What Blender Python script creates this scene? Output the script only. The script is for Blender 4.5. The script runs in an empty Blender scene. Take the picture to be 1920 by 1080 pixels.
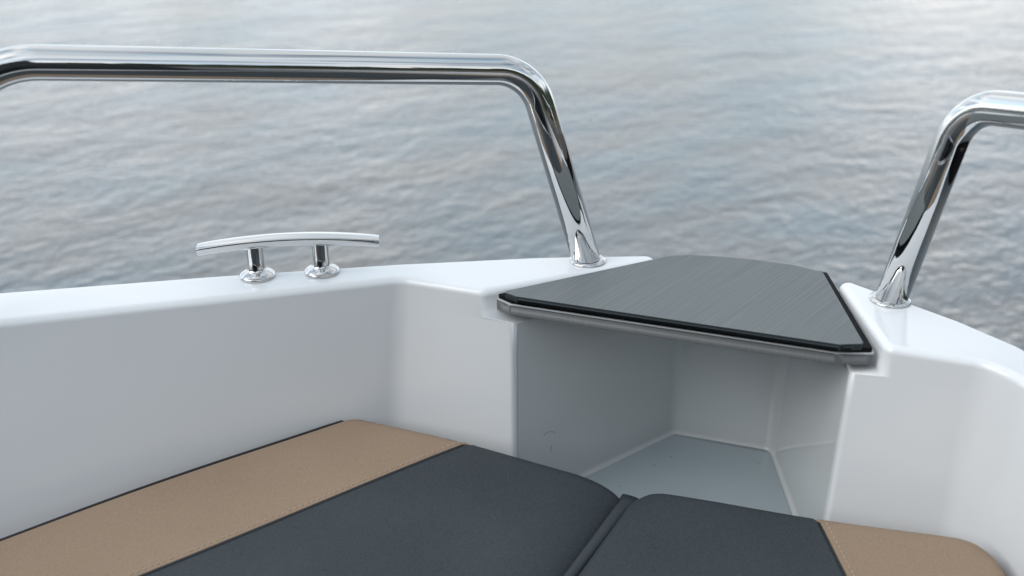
import bpy, bmesh, math, random
from mathutils import Vector, Matrix
from mathutils.geometry import delaunay_2d_cdt
random.seed(4)
R = math.radians
scn = bpy.context.scene
col = scn.collection

# ------------------------------------------------------------------ helpers
F, PITCH, EYE = 1867.0, R(25), 0.42
CP, SP = math.cos(PITCH), math.sin(PITCH)
def ray(px, py):
    a = (px - 960) / F; b = (540 - py) / F
    return Vector((a, CP + b * SP, -SP + b * CP))
def at(px, py, z=0.0):
    d = ray(px, py); t = (z - EYE) / d.z
    return Vector((d.x * t, d.y * t, z))
NX, NY = .326, .945                     # forward axis normal to the lid's front edge
CK, CC = .10, -.15 - .0793              # cushion plane z = CC + CK * (n.p)
def atc(px, py, dz=0.0):
    d = ray(px, py); c = CC + dz
    t = (EYE - c) / (CK * (NX * d.x + NY * d.y) - d.z)
    return Vector((d.x * t, d.y * t, EYE + d.z * t))
def cplane(x, y): return CC + CK * (NX * x + NY * y)

def tag(o, label=None, cat=None, group=None, kind=None):
    if label: o['label'] = label
    if cat: o['category'] = cat
    if group: o['group'] = group
    if kind: o['kind'] = kind
    return o
def empty(name, loc=(0, 0, 0), parent=None):
    o = bpy.data.objects.new(name, None); col.objects.link(o)
    o.location = loc; o.empty_display_size = .1
    if parent: o.parent = parent
    return o
def build(name, bm, mat, parent=None, smooth=True, wn=False):
    me = bpy.data.meshes.new(name)
    bmesh.ops.recalc_face_normals(bm, faces=bm.faces)
    bm.to_mesh(me); bm.free()
    if smooth:
        for p in me.polygons: p.use_smooth = True
    me.materials.append(mat)
    o = bpy.data.objects.new(name, me); col.objects.link(o)
    if parent:
        o.parent = parent
        if parent.location.length > 0 and parent.type == 'EMPTY':
            o.matrix_parent_inverse = Matrix.Translation(-parent.location)
    if wn:
        m = o.modifiers.new('normals', 'WEIGHTED_NORMAL'); m.weight = 100; m.mode = 'FACE_AREA'
    return o

def rloop(pts, seg=6, sub=5):
    """closed loop; pts = (x, y, z, radius); every corner gets seg+1 points, every edge sub inner ones"""
    n = len(pts); out = []
    P = [Vector(p[:3]) for p in pts]; rad = [p[3] for p in pts]
    tr = []
    for i in range(n):
        a = P[i - 1] - P[i]; b = P[(i + 1) % n] - P[i]
        la, lb = a.xy.length, b.xy.length
        ang = a.xy.angle(b.xy)
        if ang > math.pi - 1e-3: T = rad[i] * .5
        else: T = rad[i] / math.tan(ang / 2)
        T = min(T, la * .45, lb * .45)
        tr.append((P[i] + a * (T / la), P[i], P[i] + b * (T / lb)))
    for i in range(n):
        A, C, B = tr[i]
        for k in range(seg + 1):
            t = k / seg
            # conic arc (weight approximates a circle)
            ha = (A - C); hb = (B - C)
            w = math.sin(max(1e-3, ha.xy.angle(hb.xy)) / 2) if ha.xy.length > 1e-9 else .7
            d = (1 - t) ** 2 + 2 * w * t * (1 - t) + t * t
            out.append((A * (1 - t) ** 2 + C * 2 * w * t * (1 - t) + B * t * t) / d)
        A2 = tr[(i + 1) % n][0]
        for k in range(1, sub + 1):
            out.append(B.lerp(A2, k / (sub + 1)))
    return out
def inset(loop, d, z=None, dz=0):
    n = len(loop)
    area = sum(loop[i].x * loop[(i + 1) % n].y - loop[(i + 1) % n].x * loop[i].y for i in range(n))
    s = 1 if area > 0 else -1
    out = []
    for i in range(n):
        a = (loop[i] - loop[i - 1]).xy; b = (loop[(i + 1) % n] - loop[i]).xy
        if a.length < 1e-9: a = b
        if b.length < 1e-9: b = a
        na = Vector((-a.y, a.x)).normalized() * s; nb = Vector((-b.y, b.x)).normalized() * s
        m = (na + nb)
        m = m.normalized() if m.length > 1e-6 else na
        k = 1 / max(.8, m.dot(na))
        v = loop[i].copy(); v.x += m.x * d * k; v.y += m.y * d * k
        v.z = (z if z is not None else v.z) + dz
        out.append(v)
    return out
def loft(bm, loops, cap0=True, cap1=False, closed=True):
    rows = [[bm.verts.new(v) for v in L] for L in loops]
    n = len(rows[0])
    for r0, r1 in zip(rows, rows[1:]):
        for i in range(n if closed else n - 1):
            j = (i + 1) % n
            bm.faces.new((r0[i], r0[j], r1[j], r1[i]))
    fs = []
    if cap0: fs.append(bm.faces.new(rows[0]))
    if cap1: fs.append(bm.faces.new(rows[-1]))
    for f_ in fs: f_.normal_update()
    for f_ in fs:
        vs = list(f_.verts); bm.faces.remove(f_)
        r_ = delaunay_2d_cdt([v.co.xy for v in vs], [], [list(range(len(vs)))], 1, 1e-6)
        for tri in r_[2]:
            try: bm.faces.new([vs[r_[3][i][0]] for i in tri])
            except (ValueError, IndexError): pass
    return rows
def slab(bm, loop, z0, z1, r=0.0, seg=4, bottom=True, r2=0.0):
    """prism from top z1 down to z0 with a rounded top edge"""
    Ls = []
    if r > 0:
        for k in range(seg + 1):
            a = math.pi / 2 * k / seg
            Ls.append(inset(loop, r * (1 - math.sin(a)), z1 - r * (1 - math.cos(a))))
    else: Ls.append(inset(loop, 0, z1))
    if r2 > 0:
        Ls.append(inset(loop, 0, z0 + r2)); Ls.append(inset(loop, r2, z0))
    else: Ls.append(inset(loop, 0, z0))
    return loft(bm, Ls, True, bottom)
def fillet_path(pts, rad, seg=10):
    P = [Vector(p) for p in pts]; out = [P[0]]
    for i in range(1, len(P) - 1):
        a = (P[i - 1] - P[i]); b = (P[i + 1] - P[i])
        ang = a.angle(b); T = min(rad[i - 1] / math.tan(ang / 2), a.length * .49, b.length * .49)
        r = T * math.tan(ang / 2)
        A = P[i] + a.normalized() * T; B = P[i] + b.normalized() * T
        c = P[i] + (a.normalized() + b.normalized()).normalized() * (r / math.sin(ang / 2))
        u = A - c; v = B - c; th = u.angle(v)
        for k in range(seg + 1):
            t = k / seg
            out.append(c + (u * math.sin((1 - t) * th) + v * math.sin(t * th)) / math.sin(th))
    out.append(P[-1]); return out
def tube(bm, path, r, n=32, cap=True):
    path = [Vector(p) for p in path]; rows = []
    T0 = (path[1] - path[0]).normalized()
    N = T0.orthogonal().normalized()
    for i, p in enumerate(path):
        if i == 0: T = T0
        elif i == len(path) - 1: T = (path[i] - path[i - 1]).normalized()
        else: T = ((path[i] - path[i - 1]).normalized() + (path[i + 1] - path[i]).normalized()).normalized()
        N = (N - T * N.dot(T)).normalized(); B = T.cross(N)
        rr = r[i] if isinstance(r, list) else r
        rows.append([bm.verts.new(p + (N * math.cos(2 * math.pi * k / n) + B * math.sin(2 * math.pi * k / n)) * rr) for k in range(n)])
    for a, b in zip(rows, rows[1:]):
        for k in range(n): bm.faces.new((a[k], a[(k + 1) % n], b[(k + 1) % n], b[k]))
    if cap: bm.faces.new(rows[0]); bm.faces.new(rows[-1])
def lathe(bm, prof, c, n=40, scale=(1, 1), ang=0):
    c = Vector(c); rows = []
    ca, sa = math.cos(ang), math.sin(ang)
    for r, z in prof:
        row = []
        for k in range(n):
            x = r * math.cos(2 * math.pi * k / n) * scale[0]; y = r * math.sin(2 * math.pi * k / n) * scale[1]
            row.append(bm.verts.new(c + Vector((x * ca - y * sa, x * sa + y * ca, z))))
        rows.append(row)
    for a, b in zip(rows, rows[1:]):
        for k in range(n): bm.faces.new((a[k], a[(k + 1) % n], b[(k + 1) % n], b[k]))
    bm.faces.new(rows[0]); bm.faces.new(rows[-1])

# ------------------------------------------------------------------ materials
def newmat(name):
    m = bpy.data.materials.new(name); m.use_nodes = True
    nt = m.node_tree; b = nt.nodes['Principled BSDF']
    return m, nt, b
def N(nt, t, **kw):
    n = nt.nodes.new(t)
    for k, v in kw.items():
        if k.startswith('_'): setattr(n, k[1:], v)
        else: n.inputs[k.replace('_', ' ')].default_value = v
    return n
def ramp(nt, stops):
    r = nt.nodes.new('ShaderNodeValToRGB'); e = r.color_ramp.elements
    while len(e) < len(stops): e.new(.5)
    for x, (p, c) in zip(e, stops): x.position = p; x.color = (*c, 1)
    return r
def coords(nt, scale=(1, 1, 1), rot=(0, 0, 0)):
    tc = nt.nodes.new('ShaderNodeTexCoord'); mp = nt.nodes.new('ShaderNodeMapping')
    mp.inputs['Scale'].default_value = scale; mp.inputs['Rotation'].default_value = rot
    nt.links.new(tc.outputs['Object'], mp.inputs['Vector']); return mp.outputs['Vector']

def gelcoat(name, dirt=False, c0=(.735, .755, .772), c1=(.755, .772, .787)):
    m, nt, b = newmat(name)
    v = coords(nt)
    n1 = N(nt, 'ShaderNodeTexNoise', Scale=5.0, Detail=3.0); nt.links.new(v, n1.inputs['Vector'])
    rp = ramp(nt, [(.3, c0), (.7, c1)]); nt.links.new(n1.outputs['Fac'], rp.inputs['Fac'])
    colr = rp.outputs['Color']
    # tiny specks of dirt
    vo = N(nt, 'ShaderNodeTexVoronoi', Scale=(90.0 if dirt else 26.0)); nt.links.new(v, vo.inputs['Vector'])
    sep = nt.nodes.new('ShaderNodeSeparateColor'); nt.links.new(vo.outputs['Color'], sep.inputs['Color'])
    lt = N(nt, 'ShaderNodeMath', _operation='LESS_THAN'); nt.links.new(vo.outputs['Distance'], lt.inputs[0]); lt.inputs[1].default_value = .075 if dirt else .02
    gt = N(nt, 'ShaderNodeMath', _operation='GREATER_THAN'); nt.links.new(sep.outputs['Red'], gt.inputs[0]); gt.inputs[1].default_value = .86 if dirt else .9
    mu = N(nt, 'ShaderNodeMath', _operation='MULTIPLY'); nt.links.new(lt.outputs[0], mu.inputs[0]); nt.links.new(gt.outputs[0], mu.inputs[1])
    mx = nt.nodes.new('ShaderNodeMix'); mx.data_type = 'RGBA'
    nt.links.new(mu.outputs[0], mx.inputs['Factor']); nt.links.new(colr, mx.inputs['A']); mx.inputs['B'].default_value = (.07, .07, .07, 1)
    nt.links.new(mx.outputs['Result'], b.inputs['Base Color'])
    n2 = N(nt, 'ShaderNodeTexNoise', Scale=9.0, Detail=2.0); nt.links.new(v, n2.inputs['Vector'])
    r2 = ramp(nt, [(.3, (.06, .06, .06)), (.75, (.14, .14, .14))]); nt.links.new(n2.outputs['Fac'], r2.inputs['Fac'])
    nt.links.new(r2.outputs['Color'], b.inputs['Roughness'])
    bp = N(nt, 'ShaderNodeBump', Strength=.05, Distance=.01); nt.links.new(n2.outputs['Fac'], bp.inputs['Height'])
    nt.links.new(bp.outputs['Normal'], b.inputs['Normal'])
    b.inputs['IOR'].default_value = 1.5
    return m
M = {}
M['gel'] = gelcoat('white_gelcoat')
M['gelfloor'] = gelcoat('painted_shade_floor', True, (.34, .40, .43), (.37, .43, .46))  # floor colour darkened to stand in for shade under the lid; specks are dirt
M['liner'] = gelcoat('painted_shade_liner', False, (.52, .545, .55), (.55, .575, .58))  # white gelcoat greyed in its colour to carry the locker's inner shade

m, nt, b = newmat('polished_steel'); M['steel'] = m
b.inputs['Metallic'].default_value = 1; b.inputs['Base Color'].default_value = (.63, .63, .625, 1)
v = coords(nt); n = N(nt, 'ShaderNodeTexNoise', Scale=60.0, Detail=3.0); nt.links.new(v, n.inputs['Vector'])
r_ = ramp(nt, [(.35, (.03,) * 3), (.75, (.07,) * 3)]); nt.links.new(n.outputs['Fac'], r_.inputs['Fac']); nt.links.new(r_.outputs['Color'], b.inputs['Roughness'])
n = N(nt, 'ShaderNodeTexNoise', Scale=18.0, Detail=1.0); nt.links.new(v, n.inputs['Vector'])
bp = N(nt, 'ShaderNodeBump', Strength=.06, Distance=.004); nt.links.new(n.outputs['Fac'], bp.inputs['Height']); nt.links.new(bp.outputs['Normal'], b.inputs['Normal'])

def fabric(name, c0, c1, rough=.75, sc=760.0, bump=.35):
    m, nt, b = newmat(name); v = coords(nt)
    n1 = N(nt, 'ShaderNodeTexNoise', Scale=sc, Detail=2.0); nt.links.new(v, n1.inputs['Vector'])
    n2 = N(nt, 'ShaderNodeTexNoise', Scale=7.0, Detail=4.0); nt.links.new(v, n2.inputs['Vector'])
    ad = N(nt, 'ShaderNodeMath', _operation='MULTIPLY_ADD'); nt.links.new(n1.outputs['Fac'], ad.inputs[0]); ad.inputs[1].default_value = .7
    m2 = N(nt, 'ShaderNodeMath', _operation='MULTIPLY'); nt.links.new(n2.outputs['Fac'], m2.inputs[0]); m2.inputs[1].default_value = .3
    nt.links.new(m2.outputs[0], ad.inputs[2])
    rp = ramp(nt, [(.3, c0), (.7, c1)]); nt.links.new(ad.outputs[0], rp.inputs['Fac']); nt.links.new(rp.outputs['Color'], b.inputs['Base Color'])
    n3 = N(nt, 'ShaderNodeTexNoise', Scale=14.0, Detail=2.0); nt.links.new(v, n3.inputs['Vector'])
    b0 = N(nt, 'ShaderNodeBump', Strength=.25, Distance=.005); nt.links.new(n3.outputs['Fac'], b0.inputs['Height'])
    bp = N(nt, 'ShaderNodeBump', Strength=bump, Distance=.0006); nt.links.new(n1.outputs['Fac'], bp.inputs['Height'])
    nt.links.new(b0.outputs['Normal'], bp.inputs['Normal']); nt.links.new(bp.outputs['Normal'], b.inputs['Normal'])
    b.inputs['Roughness'].default_value = rough; b.inputs['Specular IOR Level'].default_value = .35
    return m
M['tan'] = fabric('tan_upholstery', (.238, .167, .113), (.318, .233, .165))
M['dark'] = fabric('charcoal_upholstery', (.022, .029, .034), (.052, .061, .068), .6)
M['band'] = fabric('charcoal_band', (.036, .044, .050), (.056, .066, .074), .6)
m, nt, b = newmat('black_piping'); M['piping'] = m
b.inputs['Base Color'].default_value = (.012, .014, .017, 1); b.inputs['Roughness'].default_value = .5
m, nt, b = newmat('pale_thread'); M['thread'] = m
b.inputs['Base Color'].default_value = (.46, .36, .28, 1); b.inputs['Roughness'].default_value = .7

# brushed synthetic deck covering
m, nt, b = newmat('brushed_deck_foam'); M['foam'] = m
v = coords(nt, (1, 1, 1), (0, 0, R(-50)))
mp = nt.nodes.new('ShaderNodeMapping'); mp.inputs['Scale'].default_value = (7, 1500, 1); nt.links.new(v, mp.inputs['Vector'])
n1 = N(nt, 'ShaderNodeTexNoise', Scale=1.0, Detail=3.0, Roughness=.65); nt.links.new(mp.outputs[0], n1.inputs['Vector'])
mp2 = nt.nodes.new('ShaderNodeMapping'); mp2.inputs['Scale'].default_value = (5, 560, 1); nt.links.new(v, mp2.inputs['Vector'])
n2 = N(nt, 'ShaderNodeTexNoise', Scale=1.0, Detail=2.0); nt.links.new(mp2.outputs[0], n2.inputs['Vector'])
ad = N(nt, 'ShaderNodeMath', _operation='ADD'); nt.links.new(n1.outputs['Fac'], ad.inputs[0]); nt.links.new(n2.outputs['Fac'], ad.inputs[1])
hf = N(nt, 'ShaderNodeMath', _operation='MULTIPLY'); nt.links.new(ad.outputs[0], hf.inputs[0]); hf.inputs[1].default_value = .5
rp = ramp(nt, [(.30, (.112, .126, .130)), (.5, (.146, .161, .164)), (.70, (.185, .202, .204))]); nt.links.new(hf.outputs[0], rp.inputs['Fac'])
nt.links.new(rp.outputs['Color'], b.inputs['Base Color'])
bp = N(nt, 'ShaderNodeBump', Strength=.4, Distance=.0006); nt.links.new(hf.outputs[0], bp.inputs['Height']); nt.links.new(bp.outputs['Normal'], b.inputs['Normal'])
b.inputs['Roughness'].default_value = .62; b.inputs['Specular IOR Level'].default_value = .3
m, nt, b = newmat('foam_edge'); M['edge'] = m
b.inputs['Base Color'].default_value = (.012, .022, .028, 1); b.inputs['Roughness'].default_value = .6
m, nt, b = newmat('black_gasket'); M['gasket'] = m
b.inputs['Base Color'].default_value = (.004, .004, .005, 1); b.inputs['Roughness'].default_value = .7; b.inputs['Specular IOR Level'].default_value = .2
m, nt, b = newmat('grey_lid_plate'); M['plate'] = m
v = coords(nt, (500, 500, 6)); n1 = N(nt, 'ShaderNodeTexNoise', Scale=1.0, Detail=2.0); nt.links.new(v, n1.inputs['Vector'])
rp = ramp(nt, [(.3, (.125, .132, .136)), (.7, (.145, .152, .156))]); nt.links.new(n1.outputs['Fac'], rp.inputs['Fac']); nt.links.new(rp.outputs['Color'], b.inputs['Base Color'])
b.inputs['Roughness'].default_value = .45
m, nt, b = newmat('satin_trim'); M['trim'] = m
b.inputs['Base Color'].default_value = (.42, .43, .44, 1); b.inputs['Roughness'].default_value = .6
m, nt, b = newmat('scuff'); M['scuff'] = m
b.inputs['Base Color'].default_value = (.30, .30, .29, 1); b.inputs['Roughness'].default_value = .6
m, nt, b = newmat('dark_unseen_parts'); M['added_console'] = m
b.inputs['Base Color'].default_value = (.03, .032, .035, 1); b.inputs['Roughness'].default_value = .4
m, nt, b = newmat('dark_added_screen'); M['smoke'] = m
b.inputs['Base Color'].default_value = (.01, .012, .014, 1); b.inputs['Roughness'].default_value = .05

# water
m, nt, b = newmat('lake_water'); M['water'] = m
v = coords(nt, (1, 1, 1), (0, 0, R(-34)))
def stretched(sx, sy, det, rough=.55, dist=0.0):
    mpp = nt.nodes.new('ShaderNodeMapping'); mpp.inputs['Scale'].default_value = (sx, sy, 1); nt.links.new(v, mpp.inputs['Vector'])
    n = N(nt, 'ShaderNodeTexNoise', Scale=1.0, Detail=det, Roughness=rough, Distortion=dist); nt.links.new(mpp.outputs[0], n.inputs['Vector']); return n
w1 = stretched(2.0, 3.4, 2.0, dist=.4); w2 = stretched(11.5, 16, 3.0, dist=.6); w3 = stretched(28, 42, 3.0, .6, .3)
b1 = N(nt, 'ShaderNodeBump', Strength=1.0, Distance=.024); nt.links.new(w1.outputs['Fac'], b1.inputs['Height'])
b2 = N(nt, 'ShaderNodeBump', Strength=1.0, Distance=.0145); nt.links.new(w2.outputs['Fac'], b2.inputs['Height']); nt.links.new(b1.outputs['Normal'], b2.inputs['Normal'])
b3 = N(nt, 'ShaderNodeBump', Strength=1.0, Distance=.005); nt.links.new(w3.outputs['Fac'], b3.inputs['Height']); nt.links.new(b2.outputs['Normal'], b3.inputs['Normal'])
nt.links.new(b3.outputs['Normal'], b.inputs['Normal'])
wc = stretched(1.2, 2.2, 3.0)
rp = ramp(nt, [(.35, (.105, .142, .165)), (.65, (.165, .158, .152))]); nt.links.new(wc.outputs['Fac'], rp.inputs['Fac']); nt.links.new(rp.outputs['Color'], b.inputs['Base Color'])
b.inputs['Roughness'].default_value = .04; b.inputs['IOR'].default_value = 1.50

# ------------------------------------------------------------------ the boat
WATER_Z = -.66
boat = empty('motorboat', (.153, .822, WATER_Z))
tag(boat, 'white motorboat bow with polished steel rails, a cleat and a grey lidded locker', 'boat')

AX = Vector((.391, .92)); PT = Vector((-.92, .391)); OR = Vector((.153, .822))
def bf(along, port, z=0): p = OR + AX * along + PT * port; return Vector((p.x, p.y, z))

def prof_loops(top, low, bot, deep, wall, edge, edge_r=.0075, ledge=-.030):
    """top slab loop with rounded upper edge, ledge under it, drafted walls below"""
    Ls = []
    for k in range(8):
        a = math.pi / 2 * k / 7
        Ls.append(inset(top, edge_r * (1 - math.sin(a)), -edge_r * (1 - math.cos(a))))
    lg = inset(top, 0, ledge); lw = low
    for i in range(len(top)):
        if (top[i].xy - low[i].xy).length < .012 and abs(low[i].z + .032) < 1e-4:
            q = top[i].lerp(low[i], .9375); lg[i] = Vector((q.x, q.y, ledge))
    n_ = len(top); e0, e1 = wall
    for i in edge:
        i %= n_; t_ = (e1 - e0).normalized()
        q = e0 + t_ * (top[i].xy - e0).dot(t_); lg[i] = Vector((q.x, q.y, ledge))
    base = inset(top, 0, ledge)
    for i in range(n_):      # carry the draft of the wall up through the rounded edge
        D = (lg[i] - base[i]).xy / -ledge
        for row in Ls: row[i].x += D.x * -row[i].z; row[i].y += D.y * -row[i].z
    Ls.append(lg); Ls.append(lw)
    for k in range(1, 8): Ls.append([a_.lerp(b_, k / 8) for a_, b_ in zip(lw, bot)])
    Ls.append(bot); Ls.append([a_.lerp(b_, 1.03) for a_, b_ in zip(lw, bot)]); Ls.append(deep)
    return Ls

def drop(pts, tops): return rloop(pts)

# port side moulding -------------------------------------------------
oL = [at(1085, 478), at(1000, 480), at(750, 492), at(400, 515), at(-170, 558.5)]
tipL = at(1308, 475)
notchL = at(906, 545)
Ctop = at(752, 521)
SL = [bf(-.5, .76), bf(-1.2, .93), bf(-3.2, .98)]
SLo = [bf(-3.2, 1.06), bf(-1.2, 1.01), bf(-.5, .83)]
def P4(v, r=.02, z=None): return (v.x, v.y, v.z if z is None else z, r)
mid = at(-170, 620.5)
top = [P4(notchL, .013), P4(tipL, .0108)] + [P4(p, .05) for p in oL] + [P4(p, .1) for p in reversed(SLo)] + \
      [P4(p, .1) for p in reversed(SL)] + [P4(mid, .1), P4(Ctop, .03)]
LBL = (.197, 1.038)
def out(v, d=.02): return v + (v - Vector((.0, .2, v.z))).normalized() * d
def lower(zw, zb, dO, E, BL, BLz, back, mid_, C_, S_):
    return [(E[0], E[1], zw, .006), (BL[0], BL[1], BLz, .01)] + [(back[0], back[1], BLz - .02, .05)] + \
        [P4(out(p, dO), .05, zb) for p in oL[1:]] + [P4(out(p, dO), .1, zb) for p in reversed(SLo)] + \
        [P4(p, .1, zw) for p in reversed(S_)] + [(mid_[0], mid_[1], zw, .1), (C_[0], C_[1], zw, .035)]
Cb = Vector((-.133, .922)); mb = Vector((-.490, .765)); mb = Cb + (mb - Cb) * ((mid - Ctop).length / (at(0, 599) - Ctop).length)
SLb = [bf(-.5, .70), bf(-1.2, .88), bf(-3.2, .94)]
Cl = Ctop.xy.lerp(Cb, .122); ml = mid.xy.lerp(mb, .122); SLl = [a_.lerp(b_, .122) for a_, b_ in zip(SL, SLb)]
low = lower(-.032, -.060, .0, (.0, .886), (.197, 1.038), -.052, (.185, 1.085), ml, Cl, SLl)
bot = lower(-.262, -.20, .012, (.002, .8845), (.199, 1.036), -.262, (.185, 1.085), mb, Cb, SLb)
deep = lower(-.74, -.74, -.02, (.002, .8845), (.199, 1.036), -.74, (.18, 1.06), mb, Cb, SLb)
bm = bmesh.new()
loft(bm, prof_loops(rloop(top), rloop(low), rloop(bot), rloop(deep), (Cl, Vector((.0, .886))), range(-5, 1)), True, True)
tag(build('side_deck', bm, M['gel'], boat, wn=True), 'wider side deck carrying the cleat')

# starboard side moulding ---------------------------------------------
oR = [at(1655, 547), at(1700, 563), at(1800, 599), at(1920, 650)]
tipR = at(1562, 513)
notchR = at(1661, 650)
Dtop = at(1848, 679)
SR = [at(1920, 712), bf(-.14, -.372), bf(-.5, -.62), bf(-1.2, -.90), bf(-3.2, -.98)]
SRo = [bf(-3.2, -1.06), bf(-1.2, -.98), bf(-.5, -.72), bf(-.14, -.45)]
topR = [P4(tipR, .0108), P4(notchR, .012), P4(Dtop, .03)] + [P4(p, .1) for p in SR] + [P4(p, .1) for p in SRo] + [P4(p, .05) for p in reversed(oR)]
SRb = [p + Vector((-.0, -.0, 0)) for p in SR]
def lowerR(zw, zb, dO, BR, BRz, E, D_, S_, back):
    o2 = list(reversed(oR))
    return [(BR[0], BR[1], BRz, .01), (E[0], E[1], zw, .006), (D_[0], D_[1], zw, .035)] + [P4(p, .1, zw) for p in S_] + \
        [P4(out(p, dO), .1, zb) for p in SRo] + [P4(out(p, dO), .05, zb) for p in o2[:-1]] + [(back[0], back[1], BRz - .02, .05)]
lowR = lowerR(-.032, -.060, .0, (.316, .998), -.052, (.308, .786), (Dtop.x, Dtop.y), SR, (.365, 1.02))
botR = lowerR(-.262, -.20, .012, (.316, .998), -.262, (.306, .783), (Dtop.x - .004, Dtop.y - .006), SRb, (.365, 1.02))
deepR = lowerR(-.74, -.74, -.02, (.316, .998), -.74, (.306, .783), (Dtop.x - .004, Dtop.y - .006), SRb, (.36, 1.0))
bm = bmesh.new()
loft(bm, prof_loops(rloop(topR), rloop(lowR), rloop(botR), rloop(deepR), (Vector((.308, .786)), Dtop.xy), range(19, 25)), True, True)
tag(build('side_deck', bm, M['gel'], boat, wn=True), 'narrow side deck with one rail foot')

# bow platform behind the lid
bm = bmesh.new()
L = rloop([(.190, 1.046, 0, .01), (.325, 1.000, 0, .01), (.372, 1.015, 0, .03), (.30, 1.13, 0, .05), (.20, 1.12, 0, .03)])
slab(bm, L, -.74, -.085, .01)
build('bow_step', bm, M['gel'], boat, wn=True)

# locker liner: open path with coves
def liner(zs):
    rows = []
    path0 = fillet_path([(.0052, .8890, 0), (.1982, 1.0364, 0), (.3138, .9970, 0), (.3079, .7930, 0), (.3095, .7905, 0)], [.019, .019, .001], 8)
    for z, ins, sh in zs:
        cen = Vector((.22, .93, 0)); row = []
        for i, p in enumerate(path0):
            a = path0[max(0, i - 1)]; c = path0[min(len(path0) - 1, i + 1)]
            t = (c - a).normalized(); nrm = Vector((t.y, -t.x, 0))
            row.append(Vector((p.x, p.y, z)) + nrm * ins)
        rows.append(row)
    return rows
bm = bmesh.new()
zs = [(-.034, 0.0002, 0), (-.10, .0008, 0), (-.18, .0016, 0), (-.2515, .0022, 0)]
for k in range(1, 7):
    a = math.pi / 2 * k / 6; zs.append((-.2515 - .0075 * math.sin(a), .0022 + .0075 * (1 - math.cos(a)), 0))
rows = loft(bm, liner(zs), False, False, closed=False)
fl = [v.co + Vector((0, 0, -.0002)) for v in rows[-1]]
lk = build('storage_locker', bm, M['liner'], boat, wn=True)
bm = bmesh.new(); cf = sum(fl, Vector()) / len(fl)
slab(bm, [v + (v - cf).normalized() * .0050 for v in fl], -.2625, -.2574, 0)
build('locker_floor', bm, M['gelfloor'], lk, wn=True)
# little scuffs on the locker's port wall
def scuff(pts, r=.0006):
    bm = bmesh.new(); tube(bm, pts, r, 6); return build('scuff_mark', bm, M['scuff'], lk)
def onwall(px, py):
    a = Vector((.0097, .8930, 0)); t = (Vector((.1982, 1.0364, 0)) - a).normalized(); nr = Vector((t.y, -t.x, 0))
    o = a + nr * .0022; d = ray(px, py); s = (o - Vector((0, 0, EYE))).dot(nr) / d.dot(nr)
    return Vector((0, 0, EYE)) + d * s
scuff([onwall(*p) for p in [(1019, 817), (1024, 812), (1031, 809), (1037, 809), (1041, 811)]], .0004)
scuff([onwall(*p) for p in [(1034, 835), (1033, 840), (1032, 846)]], .0005)

# bench / sole
bm = bmesh.new()
L = rloop([(*bf(.05, .33).xy, 0, .02), (*bf(-.22, .62).xy, 0, .02), (*bf(-.95, .86).xy, 0, .02), (*bf(-.95, -.82).xy, 0, .02), (*bf(-.2, -.52).xy, 0, .02), (*bf(.05, -.31).xy, 0, .02)])
slab(bm, L, -.66, -.2625, .0)
build('bench_base', bm, M['gel'], boat, wn=True)
bm = bmesh.new()
L = rloop([(*bf(-.953, .95).xy, 0, .02), (*bf(-3.2, 1.0).xy, 0, .02), (*bf(-3.2, -1.0).xy, 0, .02), (*bf(-.953, -.95).xy, 0, .02)])
slab(bm, L, -.72, -.55, .0)
build('cockpit_sole', bm, M['added_console'], boat, wn=True)
bm = bmesh.new()
L = rloop([(*bf(-3.2, 1.07).xy, 0, .05), (*bf(-3.3, 1.07).xy, 0, .05), (*bf(-3.3, -1.07).xy, 0, .05), (*bf(-3.2, -1.07).xy, 0, .05)])
slab(bm, L, -.74, -.02, .01)
build('transom', bm, M['gel'], boat, wn=True)
# dark blocks added aft, out of view, to shade the locker and darken reflections
bm = bmesh.new()
L = rloop([(*bf(-1.22, .58).xy, 0, .08), (*bf(-2.6, .56).xy, 0, .06), (*bf(-2.6, -.56).xy, 0, .06), (*bf(-1.22, -.66).xy, 0, .08)])
slab(bm, L, -.55, .34, .04)
cons = tag(build('added_console', bm, M['added_console'], boat, wn=True), 'added dark helm block behind the bow cockpit, out of view, shading the locker')
bm = bmesh.new()
rws = []
for z, k in ((.335, 0), (1.02, .16)):
    rws.append(rloop([(*bf(-1.36 - k, .46 - k * .3).xy, z, .05), (*bf(-2.5, .52 - k * .3).xy, z, .01), (*bf(-2.5, .50 - k * .3).xy, z, .01),
                      (*bf(-1.38 - k, .44 - k * .3).xy, z, .05), (*bf(-1.38 - k, -.44 + k * .3).xy, z, .05), (*bf(-2.5, -.50 + k * .3).xy, z, .01),
                      (*bf(-2.5, -.52 + k * .3).xy, z, .01), (*bf(-1.36 - k, -.46 + k * .3).xy, z, .05)]))
loft(bm, rws, True, True)
build('added_windscreen', bm, M['smoke'], cons, wn=True)

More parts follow.
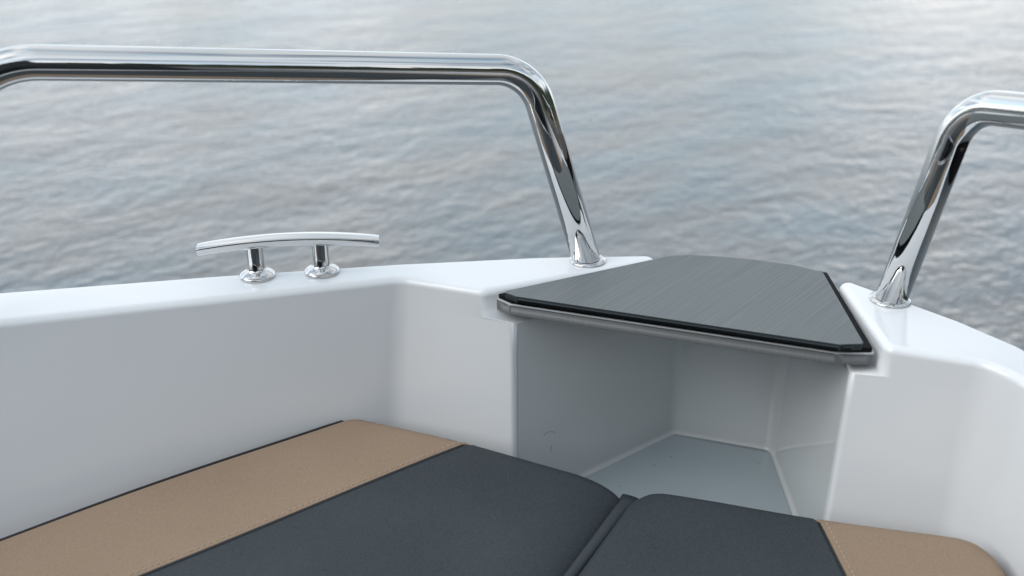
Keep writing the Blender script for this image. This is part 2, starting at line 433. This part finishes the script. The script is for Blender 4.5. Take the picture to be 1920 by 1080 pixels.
# ------------------------------------------------------------------ hinged lid
plate_px = [(921, 554.5), (957, 570.5), (1567, 661), (1641, 663)]
zP = -.011
pl = [at(x, y, zP) for x, y in plate_px] + [at(1553, 517, zP), at(1440, 497, zP), at(1270, 485, zP)]
lidp = [(p.x, p.y, 0, .003) for p in pl]; lidp[0] = (*pl[0].xy, 0, .004); lidp[3] = (*pl[3].xy, 0, .004)
Lp = rloop(lidp, 4, 3)
bm = bmesh.new()
slab(bm, Lp, -.0236, -.0128, 0, 1, r2=.0008)
lid = tag(build('locker_lid', bm, M['plate'], boat, wn=True), 'flat locker lid of grey plate with black gasket and brushed top')
bm = bmesh.new()
bm = bmesh.new(); slab(bm, inset(Lp, -.0003), -.0127, zP, .0007, 2); build('trim_strip', bm, M['trim'], lid, wn=True)
bm = bmesh.new()
pg_ = [at(925, 551.5, -.006), at(965, 565.5, -.006), at(1568, 655, -.006), at(1637, 656, -.006)] + [at(1551, 514, -.006), at(1440, 493, -.006), at(1262, 482, -.006)]
Lg = rloop([(p.x, p.y, 0, .002) for p in pg_], 4, 3)
slab(bm, inset(Lp, .0019), -.0117, -.0066, .0006, 2)
build('gasket', bm, M['gasket'], lid, wn=True)
tp = [at(943, 547, 0), at(969, 556, 0), at(1574, 646, 0), at(1620, 644.5, 0)] + [at(1543, 511, 0), at(1492, 498, 0), at(1405, 486, 0), at(1345, 481, 0), at(1290, 478.5, 0), at(1254, 480.5, 0)]
Lt = rloop([(p.x, p.y, 0, .003) for p in tp], 4, 3)
bm = bmesh.new()
slab(bm, inset(Lt, .0003, 0), -.0067, -.0006, 0)
build('foam_core', bm, M['edge'], lid, wn=True)
bm = bmesh.new()
slab(bm, Lt, -.0006, .0004, .0004, 2)
build('brushed_top', bm, M['foam'], lid, wn=True)

# ------------------------------------------------------------------ rails
FL = [(.0184, 0), (.0190, .0006), (.0191, .0015), (.0184, .0024), (.0172, .0027), (.0168, .0032), (.0156, .0036), (.0146, .0037)]
def rail(name, label, pts, rad, feet):
    bm = bmesh.new(); tube(bm, fillet_path(pts, rad, 18), .015, 48)
    o = tag(build(name, bm, M['steel'], boat), label)
    for f_ in feet:
        bm = bmesh.new(); lathe(bm, FL, f_, 48, (1.03, 1.0)); build('base_flange', bm, M['steel'], o)
    return o
rail('bow_rail', 'long polished rail beside the cleat', [(.0805, .9685, -.004), (.0180, .984, .199), (-.441, .822, .2425), (-.59, .79, -.004)], [.050, .075],
     [(.080, .9685, 0), (-.59, .79, 0)])
rail('bow_rail', 'rail on the opposite side of the locker lid', [(.3672, .872, -.004), (.398, .861, .196), (.58, .46, .262), (.64, .47, -.004)], [.045, .06],
     [(.3672, .872, 0), (.64, .47, 0)])

# ------------------------------------------------------------------ cleat
cl = empty('cleat', (0, 0, 0), boat); cl.matrix_parent_inverse = Matrix.Translation(-boat.location)
cl.name = 'cleat'
pa, pb = at(483, 518), at(604, 510)
for p in (pa, pb):
    bm = bmesh.new()
    lathe(bm, [(.0173, 0), (.0179, .0006), (.0180, .0027), (.0174, .0033), (.0150, .0052), (.0115, .0066), (.0092, .0078), (.0086, .0100),
               (.0083, .018), (.0083, .030), (.0086, .034), (.0088, .0365), (.0094, .0385)], p, 40)
    build('post', bm, M['steel'], cl)
# bar
A = at(370, 467, .043); B = at(711, 451, .043)
d = (B - A); Ln = d.length; d.normalize(); s_ = Vector((-d.y, d.x, 0))
bm = bmesh.new(); rows = []
K = 40
for i in range(K + 1):
    t = i / K; u = 2 * t - 1
    zc = .0408 + .0064 * (1 - abs(u) ** 2.0) - .0005
    h = .0092 + .0006 * (1 - abs(u) ** 2); w = .0090 + .0010 * (1 - abs(u) ** 2)
    if i in (0, K): h -= .0005; w -= .0005
    c = A + d * (Ln * t); c.z = zc + .002
    sec = []
    prof = [(-w * .40, -h * .56), (-w * .98, h * .26), (-w * .97, h * .36), (-w * .88, h * .44), (-w * .45, h * .54), (0, h * .58), (w * .45, h * .54), (w * .88, h * .44), (w * .97, h * .36), (w * .98, h * .26), (w * .40, -h * .56), (w * .36, -h * .59), (0, -h * .60), (-w * .36, -h * .59)]
    off = .0012 if i == 0 else (-.0012 if i == K else 0)
    for a_, z_ in prof: sec.append(bm.verts.new(c + s_ * a_ + Vector((0, 0, z_)) ))
    rows.append(sec)
n = len(rows[0])
for a_, b_ in zip(rows, rows[1:]):
    for k in range(n): bm.faces.new((a_[k], a_[(k + 1) % n], b_[(k + 1) % n], b_[k]))
bm.faces.new(rows[0]); bm.faces.new(rows[-1])
hb = build('horn_bar', bm, M['steel'], cl)
hb.data.set_sharp_from_angle(angle=R(32))

# ------------------------------------------------------------------ cushions
def edgef(d_, r, H):
    if d_ >= r: return 0.0
    q = 1 - max(d_, 0) / r
    return -H * (1 - math.sqrt(max(0, 1 - q * q)))
def dense(n, ends=(.05, .05)):
    return [.5 - .5 * math.cos(math.pi * i / n) if True else i / n for i in range(n + 1)]
def line_d(p, a, b, inside):
    t = (b - a).xy.normalized(); nrm = Vector((-t.y, t.x))
    s = 1 if (inside - a).xy.dot(nrm) > 0 else -1
    return (p - a).xy.dot(nrm) * s
def panel(name, mat, parent, q, rules, edges, skirt=.075, nu=90, nv=150):
    """q = front-left, front-right, aft-right, aft-left in plan; edges = (a, b, radius, depth)"""
    bm = bmesh.new(); cen = (q[0] + q[1] + q[2] + q[3]) / 4
    U = dense(nu); V = [1 - (1 - i / nv) ** 1.0 for i in range(nv + 1)]
    V = [ (i / nv) ** 1.8 for i in range(nv + 1)]
    rows = []
    for v_ in V:
        row = []
        for u_ in U:
            p = q[0].lerp(q[1], u_).lerp(q[3].lerp(q[2], u_), v_)
            z = cplane(p.x, p.y)
            for (a, b_, r, H) in edges: z += edgef(line_d(p, a, b_, cen), r, H)
            for fn in rules: z += fn(p)
            row.append(bm.verts.new((p.x, p.y, z)))
        rows.append(row)
    for a_, b_ in zip(rows, rows[1:]):
        for k in range(nu): bm.faces.new((a_[k], a_[k + 1], b_[k + 1], b_[k]))
    bd = rows[0][:] + [r_[-1] for r_ in rows[1:]] + rows[-1][-2::-1] + [r_[0] for r_ in rows[-2:0:-1]]
    lo = [bm.verts.new((v.co.x, v.co.y, v.co.z - skirt)) for v in bd]
    for i in range(len(bd)):
        j = (i + 1) % len(bd); bm.faces.new((bd[i], bd[j], lo[j], lo[i]))
    o = build(name, bm, mat, parent, wn=False)
    return o
def ext(a, b, k):   # extend a->b so that it reaches k metres from a
    return a + (b - a).normalized() * k

ca = atc(664, 776); cb_ = atc(1172, 905); cs = atc(889, 833)
fdir = (cb_ - ca); cs = ca + fdir * ((cs - ca).dot(fdir) / fdir.dot(fdir))
aft_o = ext(ca, atc(0, 1003), .85); aft_s = ext(cs, atc(262, 1080), .85); aft_g = ext(cb_, atc(1046, 1080), .70)
cush = empty('seat_cushion', (0, 0, 0))
cush.location = (ca.x * .3 + cb_.x * .3 + aft_s.x * .4, ca.y * .3 + cb_.y * .3 + aft_s.y * .4, -.26)
tag(cush, 'larger charcoal seat cushion with tan side strip beside the wall under the cleat', 'cushion', 'bow seat cushions')
def wob(p): return .0022 * math.sin(p.x * 9 + p.y * 5) + .0012 * math.sin(p.x * 23 - p.y * 11)
EO = (ca, aft_o, .012, .010); EF = (ca, cb_, .014, .010); EG = (cb_, aft_g, .055, .024)
def crown(p): 
    return .006 * math.exp(-((p - ca.lerp(cb_, .62)).length / .16) ** 2)
panel('side_panel', M['tan'], cush, [ca, cs, aft_s, aft_o], [wob, crown], [EO, EF, (cs, aft_s, .004, .0022)], skirt=.07)
dk = panel('centre_panel', M['dark'], cush, [cs, cb_, aft_g, aft_s], [wob, crown], [EF, EG, (cs, aft_s, .003, .0036)], skirt=.07)
def piping(path, r, parent, dz, edges, rules, cen, name='piping'):
    pts = []
    for p in path:
        z = cplane(p.x, p.y)
        for (a, b_, rr, H) in edges: z += edgef(line_d(p, a, b_, cen), rr, H)
        for fn in rules: z += fn(p)
        pts.append(Vector((p.x, p.y, z + dz)))
    bm = bmesh.new(); tube(bm, pts, r, 10); return build(name, bm, M['piping'], parent)
def ln(a, b, n=60): return [a.lerp(b, i / n) for i in range(n + 1)]
cenL = (ca + cb_ + aft_g + aft_o) / 4
on_ = Vector(((ca - aft_o).y * -1, (ca - aft_o).x, 0)).normalized()
piping([p_ + on_ * .0020 for p_ in ln(aft_o, ca)], .0014, cush, .0042, [EO, EF], [wob, crown], cenL)
piping(ln(ca, cb_), .0016, cush, -.0012, [EF, EG, EO], [wob, crown], cenL)
piping([p_ - on_ * .0012 for p_ in ln(cs, aft_s)], .0017, cush, -.0004, [EF], [wob, crown], cenL)
def stitching(a, b, inner, parent, edges, rules, cen, off, pitch=.0058, ln_=.0036, r=.00045):
    bm = bmesh.new(); t = (b - a); L_ = t.length; t.normalize(); nr = Vector((-t.y, t.x, 0)).normalized()
    if (inner - a).dot(nr) < 0: nr = -nr
    k = 0; s = .006
    while s < L_ - .01:
        q = []
        for ds, dz in ((0, -.0003), (ln_ * .25, .0004), (ln_ * .75, .0004), (ln_, -.0003)):
            p = a + t * (s + ds) + nr * off
            z = cplane(p.x, p.y)
            for (e0, e1, rr, H) in edges: z += edgef(line_d(p, e0, e1, cen), rr, H)
            for fn in rules: z += fn(p)
            q.append(Vector((p.x, p.y, z + dz)))
        tube(bm, q, r, 5); s += pitch
    return build('stitching', bm, M['thread'], parent)
cenT = (ca + cs + aft_s + aft_o) / 4
stitching(cs, aft_s, ca, cush, [EO, EF, (cs, aft_s, .004, .0022)], [wob, crown], cenT, .0055)

# starboard cushion
da = atc(1196, 907); dd = atc(1856, 1014); ds = atc(1528, 960)
fd = (dd - da); ds = da + fd * ((ds - da).dot(fd) / fd.dot(fd))
gft = ext(da, atc(1070, 1080), .70); sft = ext(ds, atc(1588, 1080), .70); rft = ext(dd, atc(1896, 1080), .70)
cush2 = empty('seat_cushion', (0, 0, 0)); cush2.location = ((da.x + rft.x) / 2, (da.y + rft.y) / 2, -.26)
tag(cush2, 'smaller charcoal seat cushion with tan corner panel on the right of the gap', 'cushion', 'bow seat cushions')
RG = (da, gft, .016, .013); RF = (da, dd, .012, .009); RO = (dd, rft, .014, .012)
def rc(p): # rounded plan corner expressed as a drop near the front corners
    z = 0
    for c_, r_, H_ in ((da, .030, .010), (dd, .030, .010)):
        l = (p - c_).length
        if l < r_: z -= H_ * (1 - l / r_) ** 2
    return z
panel('centre_panel', M['dark'], cush2, [da, ds, sft, gft], [wob, rc], [RG, RF, (ds, sft, .003, .0034)], skirt=.07)
panel('side_panel', M['tan'], cush2, [ds, dd, rft, sft], [wob, rc], [RF, RO, (ds, sft, .004, .002)], skirt=.07)
cenR = (da + dd + rft + gft) / 4; cenRT = (ds + dd + rft + sft) / 4
piping(ln(da, dd), .0014, cush2, -.0012, [RF, RG, RO], [wob, rc], cenR)
piping(ln(dd, rft), .0022, cush2, -.0004, [RF, RO], [wob, rc], cenR)
piping(ln(ds, sft), .0013, cush2, -.0008, [RF], [wob, rc], cenR)
piping(ln(da, gft), .0012, cush2, -.001, [RF, RG], [wob, rc], cenR)
stitching(ds, sft, dd, cush2, [RF, RO, (ds, sft, .004, .002)], [wob, rc], cenRT, .0065)
# fabric band joining the two cushions in the gap
bm = bmesh.new()
g0, g1, g2, g3 = atc(1168, 912, -.012), atc(1199, 922, -.012), atc(1074, 1083, -.012), atc(1040, 1083, -.012)
g3 = ext(g0, g3, .70); g2 = ext(g1, g2, .70)
rows = []
for i in range(61):
    a_ = g0.lerp(g3, i / 60); b_ = g1.lerp(g2, i / 60); row = []
    for k in range(13):
        u = k / 12; p = a_.lerp(b_, u)
        z = cplane(p.x, p.y) - .019 + .0060 * math.sqrt(max(0, 1 - (2 * u - 1) ** 2)) * min(1, (i + .5) / 2.5) + wob(p)
        row.append(bm.verts.new((p.x, p.y, z)))
    rows.append(row)
for a_, b_ in zip(rows, rows[1:]):
    for k in range(12): bm.faces.new((a_[k], a_[k + 1], b_[k + 1], b_[k]))
lo = [bm.verts.new(v.co - Vector((0, 0, .05))) for v in rows[0]]
for k in range(12): bm.faces.new((rows[0][k], rows[0][k + 1], lo[k + 1], lo[k]))
build('joining_band', bm, M['band'], cush)

# ------------------------------------------------------------------ setting
bm = bmesh.new()
for s in (1,):
    vs = [bm.verts.new((x, y, WATER_Z)) for x, y in ((-900, -900), (900, -900), (900, 900), (-900, 900))]; bm.faces.new(vs)
wat = build('water', bm, M['water'], None, smooth=False); tag(wat, kind='structure')
wat['label'] = 'rippled grey-blue lake water'

# timber dock added to starboard, outside the frame, to darken the steel's reflections
m, nt, b = newmat('dark_added_timber'); M['timber'] = m
v = coords(nt, (1, 1, 1), (0, 0, R(-67)))
wv_ = N(nt, 'ShaderNodeTexWave', Scale=2.2, Distortion=.2, Detail=2.0); nt.links.new(v, wv_.inputs['Vector'])
rp = ramp(nt, [(.02, (.008, .007, .006)), (.10, (.045, .034, .026)), (.9, (.075, .058, .045))]); nt.links.new(wv_.outputs['Fac'], rp.inputs['Fac']); nt.links.new(rp.outputs['Color'], b.inputs['Base Color']); b.inputs['Roughness'].default_value = .7
bm = bmesh.new()
L = rloop([(*bf(2.9, -1.22).xy, 0, .02), (*bf(2.9, -4.4).xy, 0, .02), (*bf(-4.5, -4.4).xy, 0, .02), (*bf(-4.5, -1.22).xy, 0, .02)])
slab(bm, L, -.42, -.30, .01)
jet = tag(build('added_jetty', bm, M['timber'], wn=True), 'dark timber dock added out of view beside the boat for the steel to mirror', 'added_jetty')
bm = bmesh.new()
L = rloop([(*bf(2.88, -1.20).xy, 0, .01), (*bf(2.88, -1.217).xy, 0, .01), (*bf(-4.48, -1.217).xy, 0, .01), (*bf(-4.48, -1.20).xy, 0, .01)])
slab(bm, L, -.62, -.33, .004)
build('side_fender', bm, M['gasket'], jet, wn=True)
for a_ in (2.6, .2, -2.2, -4.2):
    for p_ in (-1.5, -4.1):
        bm = bmesh.new(); lathe(bm, [(.09, -1.6), (.09, -.421)], (*bf(a_, p_).xy, 0), 20); build('pile', bm, M['timber'], jet)

# wooded bank added behind the photographer, out of view, for the steel to mirror
m, nt, b = newmat('shore_ground'); b.inputs['Base Color'].default_value = (.10, .085, .06, 1); b.inputs['Roughness'].default_value = .9; M['added_shore'] = m
m, nt, b = newmat('conifer_foliage'); M['leaf'] = m
n1 = N(nt, 'ShaderNodeTexNoise', Scale=1.5, Detail=4.0); nt.links.new(coords(nt), n1.inputs['Vector'])
rp = ramp(nt, [(.3, (.02, .03, .018)), (.7, (.05, .07, .035))]); nt.links.new(n1.outputs['Fac'], rp.inputs['Fac']); nt.links.new(rp.outputs['Color'], b.inputs['Base Color']); b.inputs['Roughness'].default_value = .8
bm = bmesh.new(); rows = []
for i in range(91):
    th = R(162 + 233 * i / 90); row = []; wv = 1 + .07 * math.sin(i * .5) + .04 * math.sin(i * 1.3)
    e = min(1, i / 8, (90 - i) / 8)
    for rr, z in ((17, -1.2), (18, -.5), (22, .8), (34, 5), (55, 12), (90, -1.2)):
        row.append(bm.verts.new((math.cos(th) * rr * wv, math.sin(th) * rr * wv, z * (.3 + .7 * e) if z > 0 else z)))
    rows.append(row)
for a_, b_ in zip(rows, rows[1:]):
    for k in range(5): bm.faces.new((a_[k], a_[k + 1], b_[k + 1], b_[k]))
tag(build('added_shore', bm, M['added_shore']), 'low bank added out of view behind the boat', kind='structure')
bm = bmesh.new()
for i in range(540):
    th = R(random.uniform(165, 392)); rr = random.uniform(21, 50)
    x, y = math.cos(th) * rr, math.sin(th) * rr; h = random.uniform(4, 7.5); w = random.uniform(1.0, 1.9); z0 = .3 + (rr - 21) * .30
    for lv in range(4):
        zb = z0 + h * lv * .2; wt = w * (1 - lv * .2); n_ = 9
        ring = [bm.verts.new((x + wt * math.cos(k * 2 * math.pi / n_) * random.uniform(.7, 1.15), y + wt * math.sin(k * 2 * math.pi / n_) * random.uniform(.7, 1.15), zb + random.uniform(-.4, .4))) for k in range(n_)]
        tp_ = bm.verts.new((x, y, zb + h * .42))
        for k in range(n_): bm.faces.new((ring[k], ring[(k + 1) % n_], tp_))
        bm.faces.new(ring)
tag(build('added_forest', bm, M['leaf'], smooth=False), 'dark conifer wood added out of view behind the boat for the steel to mirror', kind='stuff')

# ------------------------------------------------------------------ world and light
SUN_AZ = Vector((-.91, -.42, 0)).normalized(); SUN_EL = R(35)
w = bpy.data.worlds.new('World'); scn.world = w; w.use_nodes = True
nt = w.node_tree; nt.nodes.clear()
outn = nt.nodes.new('ShaderNodeOutputWorld')
sky = nt.nodes.new('ShaderNodeTexSky'); sky.sky_type = 'NISHITA'; sky.sun_disc = False
sky.sun_elevation = SUN_EL; sky.sun_rotation = math.atan2(SUN_AZ.x, SUN_AZ.y)
bg1 = N(nt, 'ShaderNodeBackground', Strength=.12); nt.links.new(sky.outputs['Color'], bg1.inputs['Color'])
tc = nt.nodes.new('ShaderNodeTexCoord'); mp = nt.nodes.new('ShaderNodeMapping'); mp.inputs['Scale'].default_value = (1.6, 1.6, 4.5); nt.links.new(tc.outputs['Generated'], mp.inputs['Vector'])
cn = N(nt, 'ShaderNodeTexNoise', Scale=1.4, Detail=6.0, Roughness=.55, Distortion=.4); nt.links.new(mp.outputs[0], cn.inputs['Vector'])
cr = ramp(nt, [(.38, (.30,) * 3), (.5, (.80,) * 3), (.62, (1, 1, 1))]); nt.links.new(cn.outputs['Fac'], cr.inputs['Fac'])
cn2 = N(nt, 'ShaderNodeTexNoise', Scale=2.3, Detail=4.0); nt.links.new(mp.outputs[0], cn2.inputs['Vector'])
cc = ramp(nt, [(.32, (.62, .83, 1.0)), (.5, (.91, .98, 1.03)), (.68, (1.18, 1.13, 1.10))]); nt.links.new(cn2.outputs['Fac'], cc.inputs['Fac'])
# overcast brightness: brighter overhead, and a bright veil round the hidden sun
sd = Vector((SUN_AZ.x * math.cos(SUN_EL), SUN_AZ.y * math.cos(SUN_EL), math.sin(SUN_EL)))
dt = N(nt, 'ShaderNodeVectorMath', _operation='DOT_PRODUCT'); nt.links.new(tc.outputs['Generated'], dt.inputs[0]); dt.inputs[1].default_value = sd
mr = N(nt, 'ShaderNodeMapRange'); nt.links.new(dt.outputs['Value'], mr.inputs['Value'])
mr.inputs['From Min'].default_value = .1; mr.inputs['From Max'].default_value = 1; mr.inputs['To Min'].default_value = 0; mr.inputs['To Max'].default_value = .8
sx = nt.nodes.new('ShaderNodeSeparateXYZ'); nt.links.new(tc.outputs['Generated'], sx.inputs[0])
mz = N(nt, 'ShaderNodeMapRange'); nt.links.new(sx.outputs['Z'], mz.inputs['Value'])
mz.inputs['From Min'].default_value = 0; mz.inputs['From Max'].default_value = 1; mz.inputs['To Min'].default_value = 1.80; mz.inputs['To Max'].default_value = .70
mad = N(nt, 'ShaderNodeMath', _operation='ADD'); nt.links.new(mr.outputs[0], mad.inputs[0]); nt.links.new(mz.outputs[0], mad.inputs[1])
bg2 = nt.nodes.new('ShaderNodeBackground'); nt.links.new(cc.outputs['Color'], bg2.inputs['Color']); nt.links.new(mad.outputs[0], bg2.inputs['Strength'])
mx = nt.nodes.new('ShaderNodeMixShader'); nt.links.new(cr.outputs['Color'], mx.inputs['Fac']); nt.links.new(bg1.outputs[0], mx.inputs[1]); nt.links.new(bg2.outputs[0], mx.inputs[2])
nt.links.new(mx.outputs[0], outn.inputs['Surface'])

sl = bpy.data.lights.new('sun', 'SUN'); sl.energy = 1.5; sl.angle = R(45); sl.color = (1, .97, .93)
so = bpy.data.objects.new('sun', sl); col.objects.link(so)
so.rotation_euler = (-sd).to_track_quat('-Z', 'Y').to_euler()

# ------------------------------------------------------------------ camera
cd = bpy.data.cameras.new('camera'); cam = bpy.data.objects.new('camera', cd); col.objects.link(cam)
cd.lens = 35.0; cd.sensor_width = 36.0; cd.clip_end = 3000; cd.clip_start = .02
cam.location = (0, 0, EYE); cam.rotation_euler = (R(90) - PITCH, 0, 0)
cd.dof.use_dof = True; cd.dof.focus_distance = 1.0; cd.dof.aperture_fstop = 3.8; cd.dof.aperture_blades = 0
scn.camera = cam
scn.render.resolution_x = 1024; scn.render.resolution_y = 576
scn.view_settings.view_transform = 'Standard'; scn.view_settings.look = 'None'
scn.view_settings.exposure = 0.04; scn.view_settings.gamma = 1.0
scn.cycles.use_denoising = True
scn.cycles.max_bounces = 10; scn.cycles.glossy_bounces = 6; scn.cycles.diffuse_bounces = 5
